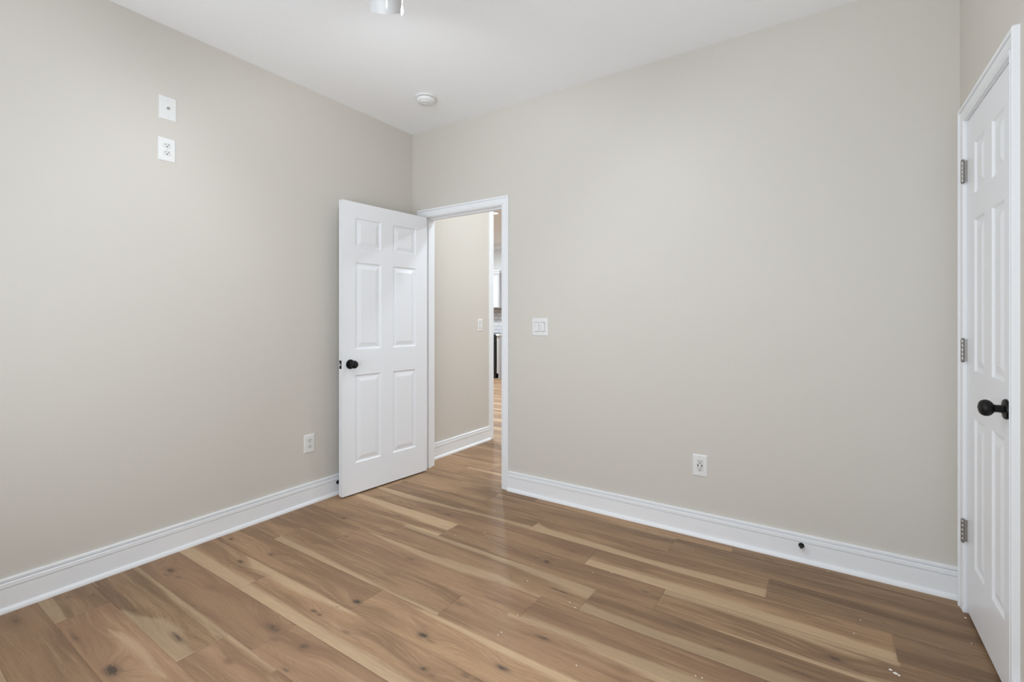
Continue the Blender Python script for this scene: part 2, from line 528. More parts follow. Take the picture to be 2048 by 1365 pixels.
def plank_floor(x_lo, x_hi, rows, dx, ny, name_seed):
    rng = random.Random(name_seed)
    V, F, A = [], [], {k: [] for k in ('warp', 'knot', 'sap', 'tone', 'red', 'seed')}
    base = 0
    for r in rows:
        yt = Y0 - PW * r
        yb = yt - PW
        j = JOINT.get(r)
        if j is None:
            j = rng.uniform(0, PL)
        s = j - PL * math.ceil((j - x_lo) / PL)
        while s < x_hi:
            a, b = max(s, x_lo), min(s + PL, x_hi)
            key = (r, round(s, 1))
            tn = TONE.get(key)
            if tn is None:
                tn = TONE.get((r, round(s - .04, 1))) or TONE.get((r, round(s + .04, 1)))
            if tn is None:
                tn = (rng.uniform(.88, 1.12), rng.uniform(0, .6))
            known = key in TONE
            nx = max(2, int((b - a) / dx))
            e = .0011
            xs = np.concatenate([[a], np.linspace(a + e, b - e, nx), [b]])
            ys = np.concatenate([[yb], np.linspace(yb + e, yt - e, ny), [yt]])
            gx, gy = np.meshgrid(xs, ys, indexing='ij')
            gz = np.zeros_like(gx)
            gz[:, 0] = gz[:, -1] = -.0011
            gz[0, :] = gz[-1, :] = -.0011
            V.append(np.stack([gx, gy, gz], -1).reshape(-1, 3))
            n0, n1 = gx.shape
            idx = np.arange(n0 * n1).reshape(n0, n1) + base
            F.append(np.stack([idx[:-1, :-1], idx[1:, :-1], idx[1:, 1:], idx[:-1, 1:]], -1).reshape(-1, 4))
            base += n0 * n1
            kx = np.zeros_like(gx); wp = np.zeros_like(gx)
            for (x, y, la, lb, st) in KNOTS:
                if yb <= y <= yt and a - .3 < x < b + .3:
                    dd = ((gx - x) / la) ** 2 + ((gy - y) / lb) ** 2
                    kx = np.maximum(kx, st * np.exp(-dd * .9))
                    dd2 = ((gx - x) / (la * 2.6)) ** 2 + ((gy - y) / (lb * 2.4)) ** 2
                    kx = np.maximum(kx, .30 * st * np.exp(-dd2))
                    wp += .9 * lb * np.exp(-dd2 * .8)
            for (x, y, la, lb, am) in WIDE:
                if yb <= y <= yt:
                    wp += am * np.exp(-((gx - x) / la) ** 2 - ((gy - y) / lb) ** 2)
            sp = np.zeros_like(gx)
            if not known:
                if rng.random() < .6:
                    w = rng.uniform(.02, .06)
                    dist = (gy - yb) if rng.random() < .5 else (yt - gy)
                    sp = np.clip((w + .01 * np.sin(gx * 3 + r) - dist) / .012 + .5, 0, 1)
            for (rr, side, pts) in SAP:
                if rr != r: continue
                px = np.array([p[0] for p in pts]); pw = np.array([p[1] for p in pts])
                if px[-1] < a + .03 or px[0] > b - .03: continue
                w = np.interp(gx, px, pw, left=0 if pts[0][1] == 0 else pw[0], right=pw[-1])
                if a > 0:
                    pass
                w = w * (1 + .05 * np.sin(gx * 5.0 + rr))
                dist = (yt - gy) if side == 'T' else (gy - yb)
                m = np.clip((w - dist) / .030 + .5, 0, 1) * np.clip(w / .012, 0, 1)
                m = m * (gx <= px[-1] + .06) * (gx >= px[0] - .06)
                sp = np.maximum(sp, m)
            for (x0, y0, x1, y1, w, am) in FREE:
                if not (yb <= y0 <= yt): continue
                tt = np.clip((gx - x0) / (x1 - x0), 0, 1)
                yc = y0 + (y1 - y0) * tt + .010 * np.sin(tt * 5)
                ww_ = w * np.sin(np.clip(tt, .02, .98) * pi) ** .6
                sp = np.maximum(sp, am * np.exp(-((gy - yc) / np.maximum(ww_, .002)) ** 2) * ((gx > x0) & (gx < x1)))
            for k, v in (('warp', wp), ('knot', kx), ('sap', sp)):
                A[k].append(v.ravel())
            for k, v in (('tone', tn[0]), ('red', tn[1]), ('seed', rng.uniform(0, 40))):
                A[k].append(np.full(gx.size, v))
            s += PL
    V = np.concatenate(V); F = np.concatenate(F)
    A = {k: np.concatenate(v) for k, v in A.items()}
    return V, F, A


parts = [plank_floor(0 - .02, XR + .02, range(0, 18), .012, 24, 5),
         plank_floor(-.30, XR + .12, range(-7, 0), .016, 16, 6),
         plank_floor(-6.2, -.30, range(-7, 0), .08, 6, 7),
         plank_floor(-6.2, XR + .12, range(-34, -7), .08, 6, 8),
         plank_floor(XR + .02, XR + .8, range(0, 10), .1, 4, 9)]
vs, fs, at, off = [], [], {k: [] for k in parts[0][2]}, 0
for V, F, A in parts:
    vs.append(V); fs.append(F + off); off += len(V)
    for k in at: at[k].append(A[k])
vs = np.concatenate(vs).astype(np.float32); fs = np.concatenate(fs)
me = bpy.data.meshes.new('floor')
me.vertices.add(len(vs)); me.vertices.foreach_set('co', vs.ravel())
me.loops.add(fs.size); me.loops.foreach_set('vertex_index', fs.ravel().astype(np.int32))
me.polygons.add(len(fs)); me.polygons.foreach_set('loop_start', np.arange(0, fs.size, 4, dtype=np.int32))
for k in at:
    ad = me.attributes.new(k, 'FLOAT', 'POINT')
    ad.data.foreach_set('value', np.concatenate(at[k]).astype(np.float32))
me.materials.append(M_floor)
me.update()
me.validate()
fo = bpy.data.objects.new('floor', me)
COL.objects.link(fo)
tag(fo, 'brown oak-look plank floor with pale sapwood streaks and knots', 'floor', kind='structure')

# ------------------------------------------------------------------ mouldings
BASE_P = [(0, 0), (.015, 0), (.015, .0960), (.0110, .0975), (.0090, .0990), (.0160, .1000), (.0175, .1020), (.0170, .1180), (.0150, .1205), (.0050, .1208), (.0045, .1246),
          (.0130, .1252), (.0135, .1345), (.0095, .1375), (.0040, .138), (0, .138)]
SHOE_P = [(.015, 0), (.028, 0), (.0278, .006), (.0255, .013), (.0210, .0185), (.015, .021)]


def run_moulding(P, a, b, nrm, ea=0.0, eb=0.0):
    """profile P (out, z) along the floor from a to b; ea/eb widen (+) or mitre (-) the ends with the offset."""
    a, b, nrm = Vector(a), Vector(b), Vector(nrm)
    d = (b - a).normalized()
    st = []
    for p, e in ((a, -ea), (b, eb)):
        st.append([Vector((p.x, p.y, 0)) + Vector((nrm.x, nrm.y, 0)) * o + Vector((d.x, d.y, 0)) * (e * o) + Vector((0, 0, z)) for o, z in P])
    return sweep(st)


def baseboard(name, a, b, nrm, label, ea=0, eb=0):
    o = struct(name, run_moulding(BASE_P, a, b, nrm, ea, eb), M_trim, label, 'baseboard')
    obj('shoe_moulding', run_moulding(SHOE_P, a, b, nrm, ea, eb), M_trim, o, 40)
    return o


baseboard('baseboard_left', (0, YF, 0), (0, 0, 0), (1, 0, 0), 'white moulded baseboard along the left wall', -1, 0)
baseboard('baseboard_back', (DX1 + .062, 0, 0), (XR, 0, 0), (0, -1, 0), 'white moulded baseboard along the back wall from doorway to closet', 0, 0)
baseboard('baseboard_right', (XR, CY1 - .062, 0), (XR, YF, 0), (-1, 0, 0), 'white moulded baseboard on the right wall past the closet', 0, -1)
baseboard('baseboard_front', (0, YF, 0), (XR, YF, 0), (0, 1, 0), 'white moulded baseboard under the added window behind the viewpoint', -1, -1)
baseboard('baseboard_hall', (0, BT, 0), (0, HY - .06, 0), (1, 0, 0), 'white moulded baseboard seen through the doorway')

CAS_P = [(0, 0), (0, .0085), (.0015, .0108), (.005, .0118), (.0085, .0112), (.0090, .0065), (.0118, .0063), (.0128, .0102), (.026, .0122), (.040, .0132), (.0425, .0130),
         (.0430, .0085), (.0455, .0085), (.0462, .0165), (.049, .0180), (.0575, .0180), (.060, .0160), (.060, 0)]


def casing(x0, x1, zt, place):
    """U-shaped mitred casing in a plane; place(u, out, z) -> world point."""
    st = [[place(x0 - w, o, 0) for w, o in CAS_P], [place(x0 - w, o, zt + w) for w, o in CAS_P],
          [place(x1 + w, o, zt + w) for w, o in CAS_P], [place(x1 + w, o, 0) for w, o in CAS_P]]
    return sweep(st)


# doorway frame in the back wall
tr = tag(empty('trim_1', ((DX0 + DX1) / 2, BT / 2, 0)), 'white door frame and casing around the open doorway', 'door frame', kind='structure')
cx0, cy0 = (DX0 + DX1) / 2, BT / 2
bm = bmesh.new()
box(bm, DX0 - JT, DX0, 0, BT, 0, DZ + JT, .001)
box(bm, DX1, DX1 + JT, 0, BT, 0, DZ + JT, .001)
box(bm, DX0, DX1, 0, BT, DZ, DZ + JT, .001)
bmesh.ops.translate(bm, verts=bm.verts[:], vec=(-cx0, -cy0, 0))
obj('door_jamb', bm, M_trim, tr)
bm = bmesh.new()
box(bm, DX0, DX0 + .011, .040, .074, 0, DZ, .001)
box(bm, DX1 - .011, DX1, .040, .074, 0, DZ, .001)
box(bm, DX0 + .011, DX1 - .011, .040, .074, DZ - .011, DZ, .001)
bmesh.ops.translate(bm, verts=bm.verts[:], vec=(-cx0, -cy0, 0))
obj('door_stop_strip', bm, M_trim, tr)
obj('casing', casing(DX0 - .004, DX1 + .004, DZ + .004, lambda u, o, z: Vector((u - cx0, -o - cy0, z))), M_trim, tr, 25)
obj('casing', casing(DX0 - .004, DX1 + .004, DZ + .004, lambda u, o, z: Vector((u - cx0, BT + o - cy0, z))), M_trim, tr, 25)

# closet frame
tr2 = tag(empty('trim_2', (XR + .06, (CY0 + CY1) / 2, 0)), 'white door frame and casing around the closet door', 'door frame', kind='structure')
ox, oy = XR + .06, (CY0 + CY1) / 2
bm = bmesh.new()
box(bm, XR, XR + .12, CY0, CY0 + JT, 0, CZ + JT, .001)
box(bm, XR, XR + .12, CY1 - JT, CY1, 0, CZ + JT, .001)
box(bm, XR, XR + .12, CY1, CY0, CZ, CZ + JT, .001)
bmesh.ops.translate(bm, verts=bm.verts[:], vec=(-ox, -oy, 0))
obj('door_jamb', bm, M_trim, tr2)
bm = bmesh.new()
box(bm, XR + .040, XR + .074, CY0 - .011, CY0, 0, CZ, .001)
box(bm, XR + .040, XR + .074, CY1, CY1 + .011, 0, CZ, .001)
box(bm, XR + .040, XR + .074, CY1 + .011, CY0 - .011, CZ - .011, CZ, .001)
bmesh.ops.translate(bm, verts=bm.verts[:], vec=(-ox, -oy, 0))
obj('door_stop_strip', bm, M_trim, tr2)
obj('casing', casing(CY1, CY0, CZ + .003, lambda u, o, z: Vector((XR - o - ox, u - oy, z))), M_trim, tr2, 25)

# white trim at the end of the hall wall
bm = bmesh.new()
st = [[Vector((o, HY - .06 + w, z)) for w, o in CAS_P] for z in (0, HH)]
b2 = sweep(st); merge(bm, b2)
box(bm, -.12, 0, HY - .018, HY, 0, HH)
struct('trim_3', bm, M_trim, 'tall white casing closing the end of the hall wall', 'trim')
# kitchen crown moulding
CR = [(0, 0), (.010, 0), (.018, .012), (.055, .055), (.075, .075), (.085, .100), (0, .100)]
bm = sweep([[Vector((x, KY - o, HH - .1 + z)) for o, z in CR] for x in (-6.2, XR)])
struct('trim_4', bm, M_trim, 'white crown moulding at the top of the kitchen wall', 'trim')

# ------------------------------------------------------------------ six-panel doors


def panel_leaf(W, H, T, xs, zs):
    """moulded door slab: u 0..W, thickness 0..-T (face at y=0), panels on both faces."""
    bm = bmesh.new()
    gx = [0] + [v for p in xs for v in p] + [W]
    gz = [0] + [v for p in zs for v in p] + [H]
    for side in (0, 1):
        yf = 0.0 if side == 0 else -T
        sg = -1 if side == 0 else 1
        for i in range(len(gx) - 1):
            for k in range(len(gz) - 1):
                a, b, c_, d = gx[i], gx[i + 1], gz[k], gz[k + 1]
                if i % 2 == 1 and k % 2 == 1:
                    rings = [(0, 0), (.003, .0030), (.007, .0062), (.011, .0075), (.018, .0075), (.022, .0066), (.042, .0016), (.044, .0008)]
                    prev = None
                    for ins, dep in rings:
                        y = yf + sg * dep
                        cur = [bm.verts.new((a + ins, y, c_ + ins)), bm.verts.new((b - ins, y, c_ + ins)),
                               bm.verts.new((b - ins, y, d - ins)), bm.verts.new((a + ins, y, d - ins))]
                        if prev:
                            for q in range(4):
                                bm.faces.new((prev[q], prev[(q + 1) % 4], cur[(q + 1) % 4], cur[q]))
                        prev = cur
                    bm.faces.new(prev)
                else:
                    bm.faces.new([bm.verts.new(p) for p in ((a, yf, c_), (b, yf, c_), (b, yf, d), (a, yf, d))])
    for p in (((0, 0, 0), (0, -T, 0), (0, -T, H), (0, 0, H)), ((W, 0, 0), (W, -T, 0), (W, -T, H), (W, 0, H)),
              ((0, 0, 0), (W, 0, 0), (W, -T, 0), (0, -T, 0)), ((0, 0, H), (W, 0, H), (W, -T, H), (0, -T, H))):
        bm.faces.new([bm.verts.new(q) for q in p])
    bmesh.ops.remove_doubles(bm, verts=bm.verts[:], dist=1e-5)
    return bm


def add_bevel(o, w=.0022):
    m = o.modifiers.new('bevel', 'BEVEL')
    m.width = w
    m.segments = 3
    m.limit_method = 'ANGLE'
    m.angle_limit = radians(70)


KNOB_P = [(0, 0), (.0325, 0), (.0325, .004), (.0305, .0075), (.024, .009), (.0145, .0105), (.0125, .013), (.0120, .026), (.0135, .031), (.019, .034),
          (.0245, .040), (.0270, .047), (.0265, .054), (.0230, .061), (.0165, .0655), (.0080, .0675), (0, .068)]


def knob(parent, loc, rotm, label=None):
    bm = lathe(KNOB_P, 40)
    o = obj('door_knob', bm, M_black, parent, 35)
    o.matrix_local = Matrix.Translation(loc) @ rotm
    b2 = lathe([(0, 0), (.006, 0), (.0055, .0006), (0, .0006)], 16)
    k = obj('privacy_slot', b2, M_slot, o)
    k.location = (0, 0, .0677)
    return o


def hinge(parent, loc, plate_dir, name='hinge', rz=0):
    """barrel about local Z, centre at loc; plate runs along local +x from the barrel."""
    bm = bmesh.new()
    z = -.0445
    for k in range(5):
        merge(bm, lathe([(0, z), (.0060, z), (.0062, z + .0003), (.0062, z + .0173), (.0060, z + .0176), (0, z + .0176)], 20))
        z += .0178
    merge(bm, lathe([(0, .0445), (.0040, .0445), (.0056, .047), (.0040, .0500), (0, .0505)], 16))
    merge(bm, lathe([(0, -.0445), (.0040, -.0445), (.0056, -.047), (.0040, -.0500), (0, -.0505)], 16))
    h = obj(name, bm, M_nickel, parent, 35)
    h.location = loc
    h.rotation_euler = (0, 0, rz)
    bm = bmesh.new()
    box(bm, .004, .036, -.0010, .0010, -.0445, .0445, .0004)
    obj('hinge_plate', bm, M_nickel, h)
    return h


# open door leaf: hinge-side front corner at HB, swung towards the left wall
HB = Vector((0.1897, -0.030, .012))
SW = radians(4.9)
door = empty('door_1', HB)
ux, uy = -sin(SW), -cos(SW)
# local x = along the leaf from hinge to free edge, local y = normal of the seen face (towards +X world)
door.rotation_euler = (0, 0, math.atan2(uy, ux))
tag(door, 'white six-panel door standing open towards the left wall, black knob', 'door', kind='structure')
LW, LH, LT = .747, 2.016, .038
XS = ((.110, .328), (.434, .644))
ZS = ((.210, .818), (.996, 1.600), (1.702, 1.908))
lf = obj('door_leaf', panel_leaf(LW, LH, LT, XS, ZS), M_door, door)
add_bevel(lf)
# which side is +X? local y axis = rotate +90deg of direction; check orientation
yaw = math.atan2(uy, ux)
ny_world = Vector((-sin(yaw), cos(yaw)))      # world direction of local +y
assert ny_world.x > 0
Rpos = Matrix.Rotation(-pi / 2, 4, 'X')       # local +Z -> +Y
Rneg = Matrix.Rotation(pi / 2, 4, 'X')        # local +Z -> -Y
knob(door, Vector((.685, 0, .897)), Rpos)
knob(door, Vector((.685, -LT, .897)), Rneg)
bm = bmesh.new()
box(bm, LW - .0005, LW + .0012, -LT / 2 - .0125, -LT / 2 + .0125, .897 - .0285, .897 + .0285, .0005)
lp = obj('latch_plate', bm, M_black, door)
bm = bmesh.new()
v = [(LW, -LT / 2 - .007, .888), (LW, -LT / 2 + .007, .888), (LW, -LT / 2 + .007, .906), (LW, -LT / 2 - .007, .906),
     (LW + .010, -LT / 2 + .007, .889), (LW + .010, -LT / 2 + .007, .905), (LW + .002, -LT / 2 - .007, .889), (LW + .002, -LT / 2 - .007, .905)]
V_ = [bm.verts.new(p) for p in v]
for f in ((0, 1, 2, 3), (1, 4, 5, 2), (0, 3, 7, 6), (4, 6, 7, 5), (3, 2, 5, 7), (0, 6, 4, 1)):
    bm.faces.new([V_[i] for i in f])
obj('latch_bolt', bm, M_steel, lp)
for z in (.225, 1.07, 1.82):
    hinge(door, Vector((-.010, -LT - .004, z)), None, rz=0.0)

# closed closet door, flush with the room side of the right wall
DW = (CY0 - .003) - (CY1 + .003)
door2 = empty('door_2', (XR, CY0 - .003, .014))
door2.rotation_euler = (0, 0, -pi / 2)        # local x -> world -Y, local y -> world +X
tag(door2, 'closed narrow white six-panel closet door on the right wall, black knob', 'door', kind='structure')
bm = panel_leaf(DW, 2.018, .035, ((.113, .256), (.350, .493)), ((.220, .812), (.998, 1.597), (1.700, 1.902)))
bmesh.ops.translate(bm, verts=bm.verts[:], vec=(0, .037, 0))
lf = obj('door_leaf', bm, M_door, door2)
add_bevel(lf)
knob(door2, Vector((.521, .002, .913)), Rneg)
for z in (.328, 1.075, 1.815):
    h = hinge(door2, Vector((.004, -.013, z)), None, rz=pi / 2)

# ------------------------------------------------------------------ wall plates
# local frame of a plate: x right, z up, y = out of the wall


def plate_body(w, h, t=.0055):
    bm = bmesh.new()
    s = [(0, 0), (0, t * .35), (.0035, t * .85), (.006, t)]
    prev = None
    for ins, y in s:
        cur = [bm.verts.new((sx_ * (w / 2 - ins), y, sz_ * (h / 2 - ins))) for sx_, sz_ in ((-1, -1), (1, -1), (1, 1), (-1, 1))]
        if prev:
            for q in range(4): bm.faces.new((prev[q], prev[(q + 1) % 4], cur[(q + 1) % 4], cur[q]))
        else:
            bm.faces.new(cur)
        prev = cur
    bm.faces.new(prev)
    return bm


def disc(x, z, y0, y1, r, n=16):
    m = Matrix.Translation((x, 0, z)) @ Matrix.Rotation(-pi / 2, 4, 'X')
    return lathe([(0, y0), (r, y0), (r, y1), (0, y1)], n, m)


def screw(parent, x, z, y=.0055):
    bm = disc(x, z, y - .001, y + .0006, .0032)
    return obj('screw', bm, M_screw, parent, 30)


def holes(bm, x, z, y, s=1.0):
    box(bm, x - .0075 * s, x - .0053 * s, y, y + .0004, z + .001, z + .009)
    box(bm, x + .0053 * s, x + .0073 * s, y, y + .0004, z + .0018, z + .0085)
    merge(bm, disc(x, z - .0055, y, y + .0004, .0030))


def duplex_outlet(loc, rz, label, w=.079, h=.121):
    r = empty('wall_outlet', loc, rz)
    tag(r, label, 'outlet')
    obj('cover_plate', plate_body(w, h), M_plate, r)
    for dz in (.0195, -.0195):
        bm = bmesh.new()
        n = 28
        pts = []
        for k in range(n):
            a = 2 * pi * k / n
            pts.append((max(-.0172, min(.0172, .0178 * cos(a))), max(-.0135, min(.0135, .0165 * sin(a)))))
        a_ = [bm.verts.new((x, .004, z + dz)) for x, z in pts]
        b_ = [bm.verts.new((x, .0072, z + dz)) for x, z in pts]
        for k in range(n): bm.faces.new((a_[k], a_[(k + 1) % n], b_[(k + 1) % n], b_[k]))
        bm.faces.new(b_)
        rc = obj('receptacle', bm, M_insert, r)
        bm = bmesh.new(); holes(bm, 0, dz + .001, .0072)
        obj('socket_holes', bm, M_slot, rc)
    screw(r, 0, 0)
    return r


RZL = -pi / 2      # plate on the left wall: local y -> +X
RZB = pi           # plate on the back wall: local y -> -Y
cable = empty('cable_wall_plate', (0, -1.742, 2.312), RZL)
tag(cable, 'white cable jack plate high on the left wall, upper of the two', 'wall plate')
obj('cover_plate', plate_body(.079, .121), M_plate, cable)
hexm = Matrix.Rotation(-pi / 2, 4, 'X')
obj('coaxial_jack', lathe([(0, .004), (.0072, .004), (.0072, .0085), (.0050, .0088), (.0048, .0165), (.0030, .0170), (0, .0168)], 6, hexm), M_nickel, cable)
screw(cable, 0, .042); screw(cable, 0, -.042)
duplex_outlet((0, -1.7465, 2.0965), RZL, 'white duplex outlet high on the left wall below the cable jack plate')
duplex_outlet((0, -.9355, .396), RZL, 'white duplex outlet low on the left wall beside the open door')

# decorator outlet with charging ports on the back wall
r = empty('wall_outlet', (2.2565, 0, .397), RZB)
tag(r, 'white outlet with two dark charging ports low on the back wall', 'outlet')
obj('cover_plate', plate_body(.079, .121), M_plate, r)
bm = bmesh.new(); box(bm, -.0165, .0165, .003, .0072, -.0333, .0333, .0008)
ins = obj('outlet_insert', bm, M_insert, r)
bm = bmesh.new(); holes(bm, 0, .0200, .0072)
obj('socket_holes', bm, M_slot, ins)
bm = bmesh.new(); holes(bm, 0, -.0200, .0072)
obj('socket_holes', bm, M_slot, ins)
for x in (-.0105, .0105):
    bm = bmesh.new(); box(bm, x - .0026, x + .0026, .0070, .0077, -.0055, .0065, .0003)
    obj('charging_port', bm, M_slot, ins)
screw(r, 0, .0475); screw(r, 0, -.0475)


def rocker(parent, x, tilt):
    bm = bmesh.new()
    box(bm, x - .0167, x + .0167, .003, .0066, -.0335, .0335, .0006)
    fr = obj('switch_frame', bm, M_gap, parent)
    a, b = (.0072, .0105) if tilt > 0 else (.0105, .0072)
    bm = bmesh.new()
    w = .0148
    P = [(x - w, .005, -.0300), (x + w, .005, -.0300), (x + w, .005, .0300), (x - w, .005, .0300),
         (x - w, a, -.0300), (x + w, a, -.0300), (x + w, b, .0300), (x - w, b, .0300),
         (x - w, .0072, 0), (x + w, .0072, 0)]
    Vv = [bm.verts.new(p) for p in P]
    for f in ((4, 5, 9, 8), (8, 9, 6, 7), (0, 1, 5, 4), (3, 2, 6, 7), (0, 4, 8, 7, 3), (1, 5, 9, 6, 2)):
        bm.faces.new([Vv[i] for i in f])
    obj('rocker', bm, M_plate, fr)


sw = empty('light_switch', (1.219, 0, 1.165), RZB)
tag(sw, 'white double rocker light switch on the back wall beside the doorway', 'light switch')
obj('cover_plate', plate_body(.124, .122), M_plate, sw)
rocker(sw, -.023, 1); rocker(sw, .023, -1)
for x in (-.023, .023):
    screw(sw, x, .0475); screw(sw, x, -.0475)
sw = empty('light_switch', (0, .912, 1.160), RZL)
tag(sw, 'white single light switch on the hall wall seen through the doorway', 'light switch')
obj('cover_plate', plate_body(.074, .120), M_plate, sw)
rocker(sw, 0, 1)

# ------------------------------------------------------------------ baseboard door stops


def door_stop(loc, rz, label, length=.070):
    r = empty('door_stop', loc, rz)
    tag(r, label, 'door stop')
    m = Matrix.Rotation(-pi / 2, 4, 'X')
    L = length
    obj('stop_body', lathe([(0, 0), (.0128, 0), (.0128, .003), (.0115, .006), (.0070, .010), (.0050, .016), (.0046, L - .014), (.0070, L - .012),
                            (.0072, L - .010), (0, L - .010)], 28, m), M_black, r, 35)
    obj('rubber_tip', lathe([(0, L - .010), (.0072, L - .010), (.0078, L - .004), (.0070, L), (0, L + .001)], 24, m), M_rubber, r, 35)
    return r


door_stop((2.742, -.015, .083), pi, 'small black door stop with white tip on the back wall baseboard')
door_stop((.015, -.728, .083), -pi / 2, 'small black door stop on the left baseboard behind the open door', .060)

# ------------------------------------------------------------------ smoke detector
sd = empty('smoke_detector', (.562, -.425, CH))
tag(sd, 'round white smoke detector on the ceiling near the corner', 'smoke detector')
obj('mounting_base', lathe([(0, 0), (.068, 0), (.070, -.003), (.070, -.012), (.067, -.014), (0, -.014)], 48), M_plate, sd, 35)
obj('vent_gap', lathe([(0, -.014), (.060, -.014), (.060, -.0175), (0, -.0175)], 48), M_slot, sd, 35)
obj('detector_cover', lathe([(0, -.0175), (.064, -.0175), (.065, -.021), (.060, -.034), (.052, -.040), (.030, -.044), (0, -.045)], 48), M_plate, sd, 35)
b = obj('test_button', lathe([(.0, -.0), (.024, -.0), (.025, -.006), (.021, -.010), (.016, -.008), (0, -.007)], 32), M_plate, sd, 30)
b.location = (.012, -.022, -.041)

# ------------------------------------------------------------------ ceiling fan with three shades
FC = Vector((1.487, -1.621, 0))
fan = empty('ceiling_fan', (FC.x, FC.y, CH))
tag(fan, 'white ceiling fan with frosted glass shades and two pull chains', 'ceiling fan')
obj('canopy', lathe([(0, 0), (.085, 0), (.085, -.012), (.070, -.030), (.050, -.040), (0, -.040)], 40), M_fanwhite, fan, 35)
obj('motor_housing', lathe([(0, -.038), (.060, -.038), (.105, -.060), (.120, -.085), (.120, -.125), (.100, -.150), (.060, -.160), (0, -.160)], 48), M_fanwhite, fan, 35)
obj('light_kit', lathe([(0, -.160), (.070, -.160), (.100, -.172), (.102, -.200), (.085, -.218), (.050, -.230), (.014, -.236), (.008, -.248), (0, -.250)], 40), M_fanwhite, fan, 35)
AWAY = math.atan2(cos(YAW), -sin(YAW))     # azimuth of the view direction
for k in range(3):
    az = AWAY + radians(62 + 120 * k)
    bm = bmesh.new()
    n = 14
    st = []
    for i in range(n + 1):
        r_ = .17 + (.52 - .17) * i / n
        hw = .050 + .018 * sin(pi * min(1, i / n * .9)) if i < n else .045
        zz_ = -.118
        tl = .010
        st.append([Vector((r_, -hw, zz_ - tl)), Vector((r_, hw, zz_ + tl)), Vector((r_, hw, zz_ + tl + .006)), Vector((r_, -hw, zz_ - tl + .006))])
    bl = obj('fan_blade', sweep(st), M_fanwhite, fan)
    bl.rotation_euler = (0, 0, az)
    bm = bmesh.new()
    box(bm, .10, .20, -.018, .018, -.128, -.122, .002)
    box(bm, .18, .23, -.040, .040, -.133, -.129, .002)
    ir = obj('blade_bracket', bm, M_fanwhite, bl)
for k in range(3):
    az = AWAY + radians((5, 125, -115)[k])
    tilt = radians(42)
    holder = Matrix.Translation((0, 0, -.201)) @ Matrix.Rotation(az, 4, 'Z')
    # axis points outward and down
    ax = Matrix.Translation((.060, 0, 0)) @ Matrix.Rotation(-tilt, 4, 'Y')   # local -z tilts towards +x
    m = holder @ ax
    arm = lathe([(0, .01), (.012, .01), (.014, -.01), (.030, -.018), (.030, -.036), (0, -.036)], 28)
    a = obj('shade_holder', arm, M_fanwhite, fan, 35)
    a.matrix_local = m
    sh = lathe([(.027, -.030), (.034, -.036), (.050, -.058), (.059, -.085), (.0635, -.110), (.0645, -.130),
                (.0620, -.130), (.0608, -.110), (.0565, -.085), (.0475, -.058), (.032, -.038), (.027, -.033)], 48)
    s = obj('glass_shade', sh, M_shade, a, 50)
    bb = obj('light_bulb', lathe([(0, -.036), (.012, -.038), (.014, -.050), (.023, -.062), (.024, -.074), (.016, -.083), (0, -.087)], 28), M_bulb, a, 50)
    bb.visible_shadow = True
    lp_ = (Matrix.Translation((FC.x, FC.y, CH)) @ m) @ Vector((0, 0, -.108))
    point_light('fan_bulb_light', lp_, FAN_W, (.92, .965, 1.0), .012)


def chain(cx_, cy_, ztop, zbot, name, label):
    bm = bmesh.new()
    z = ztop
    while z > zbot + .041:
        merge(bm, lathe([(0, .0021), (.0014, .0016), (.0021, 0), (.0014, -.0016), (0, -.0021)], 8, Matrix.Translation((cx_, cy_, z))))
        z -= .0048
    merge(bm, lathe([(0, 0), (.0008, 0), (.0008, zbot + .038 - ztop), (0, zbot + .038 - ztop)], 6, Matrix.Translation((cx_, cy_, ztop))))
    c_ = obj(name, bm, M_fanwhite, fan, 60)
    f = lathe([(0, .040), (.0022, .039), (.0030, .034), (.0052, .024), (.0056, .015), (.0042, .006), (.0018, 0), (0, 0)], 16, Matrix.Translation((cx_, cy_, zbot)))
    obj('chain_fob', f, M_acrylic, c_, 50)


def view_point(px, d):
    tt = (px - 1024) / 946.7
    return CAM.x + d * (-sin(YAW) + tt * cos(YAW)), CAM.y + d * (cos(YAW) + tt * sin(YAW))


# the two pull chains hang a little either side of the light kit
chain(.046, -.006, -.215, -.4060, 'pull_chain', '')
chain(.091, .024, -.195, -.4320, 'pull_chain', '')

# ------------------------------------------------------------------ hall and kitchen
def recessed(x, y, label, power):
    r = empty('recessed_light', (x, y, HH))
    tag(r, label, 'ceiling light', 'recessed ceiling lights beyond the doorway')
    obj('trim_ring', lathe([(.062, -.001), (.085, -.001), (.088, -.004), (.085, -.006), (.066, -.006), (.062, -.004)], 40), M_fanwhite, r, 35)
    obj('light_lens', lathe([(0, -.001), (.066, -.001), (.066, -.004), (0, -.004)], 32), M_led, r, 35)
    area_light('recessed_light_lamp', (x, y, HH - .012), (0, 0, 0), .12, .12, power, (.83, .92, 1), 'DISK')
    return r


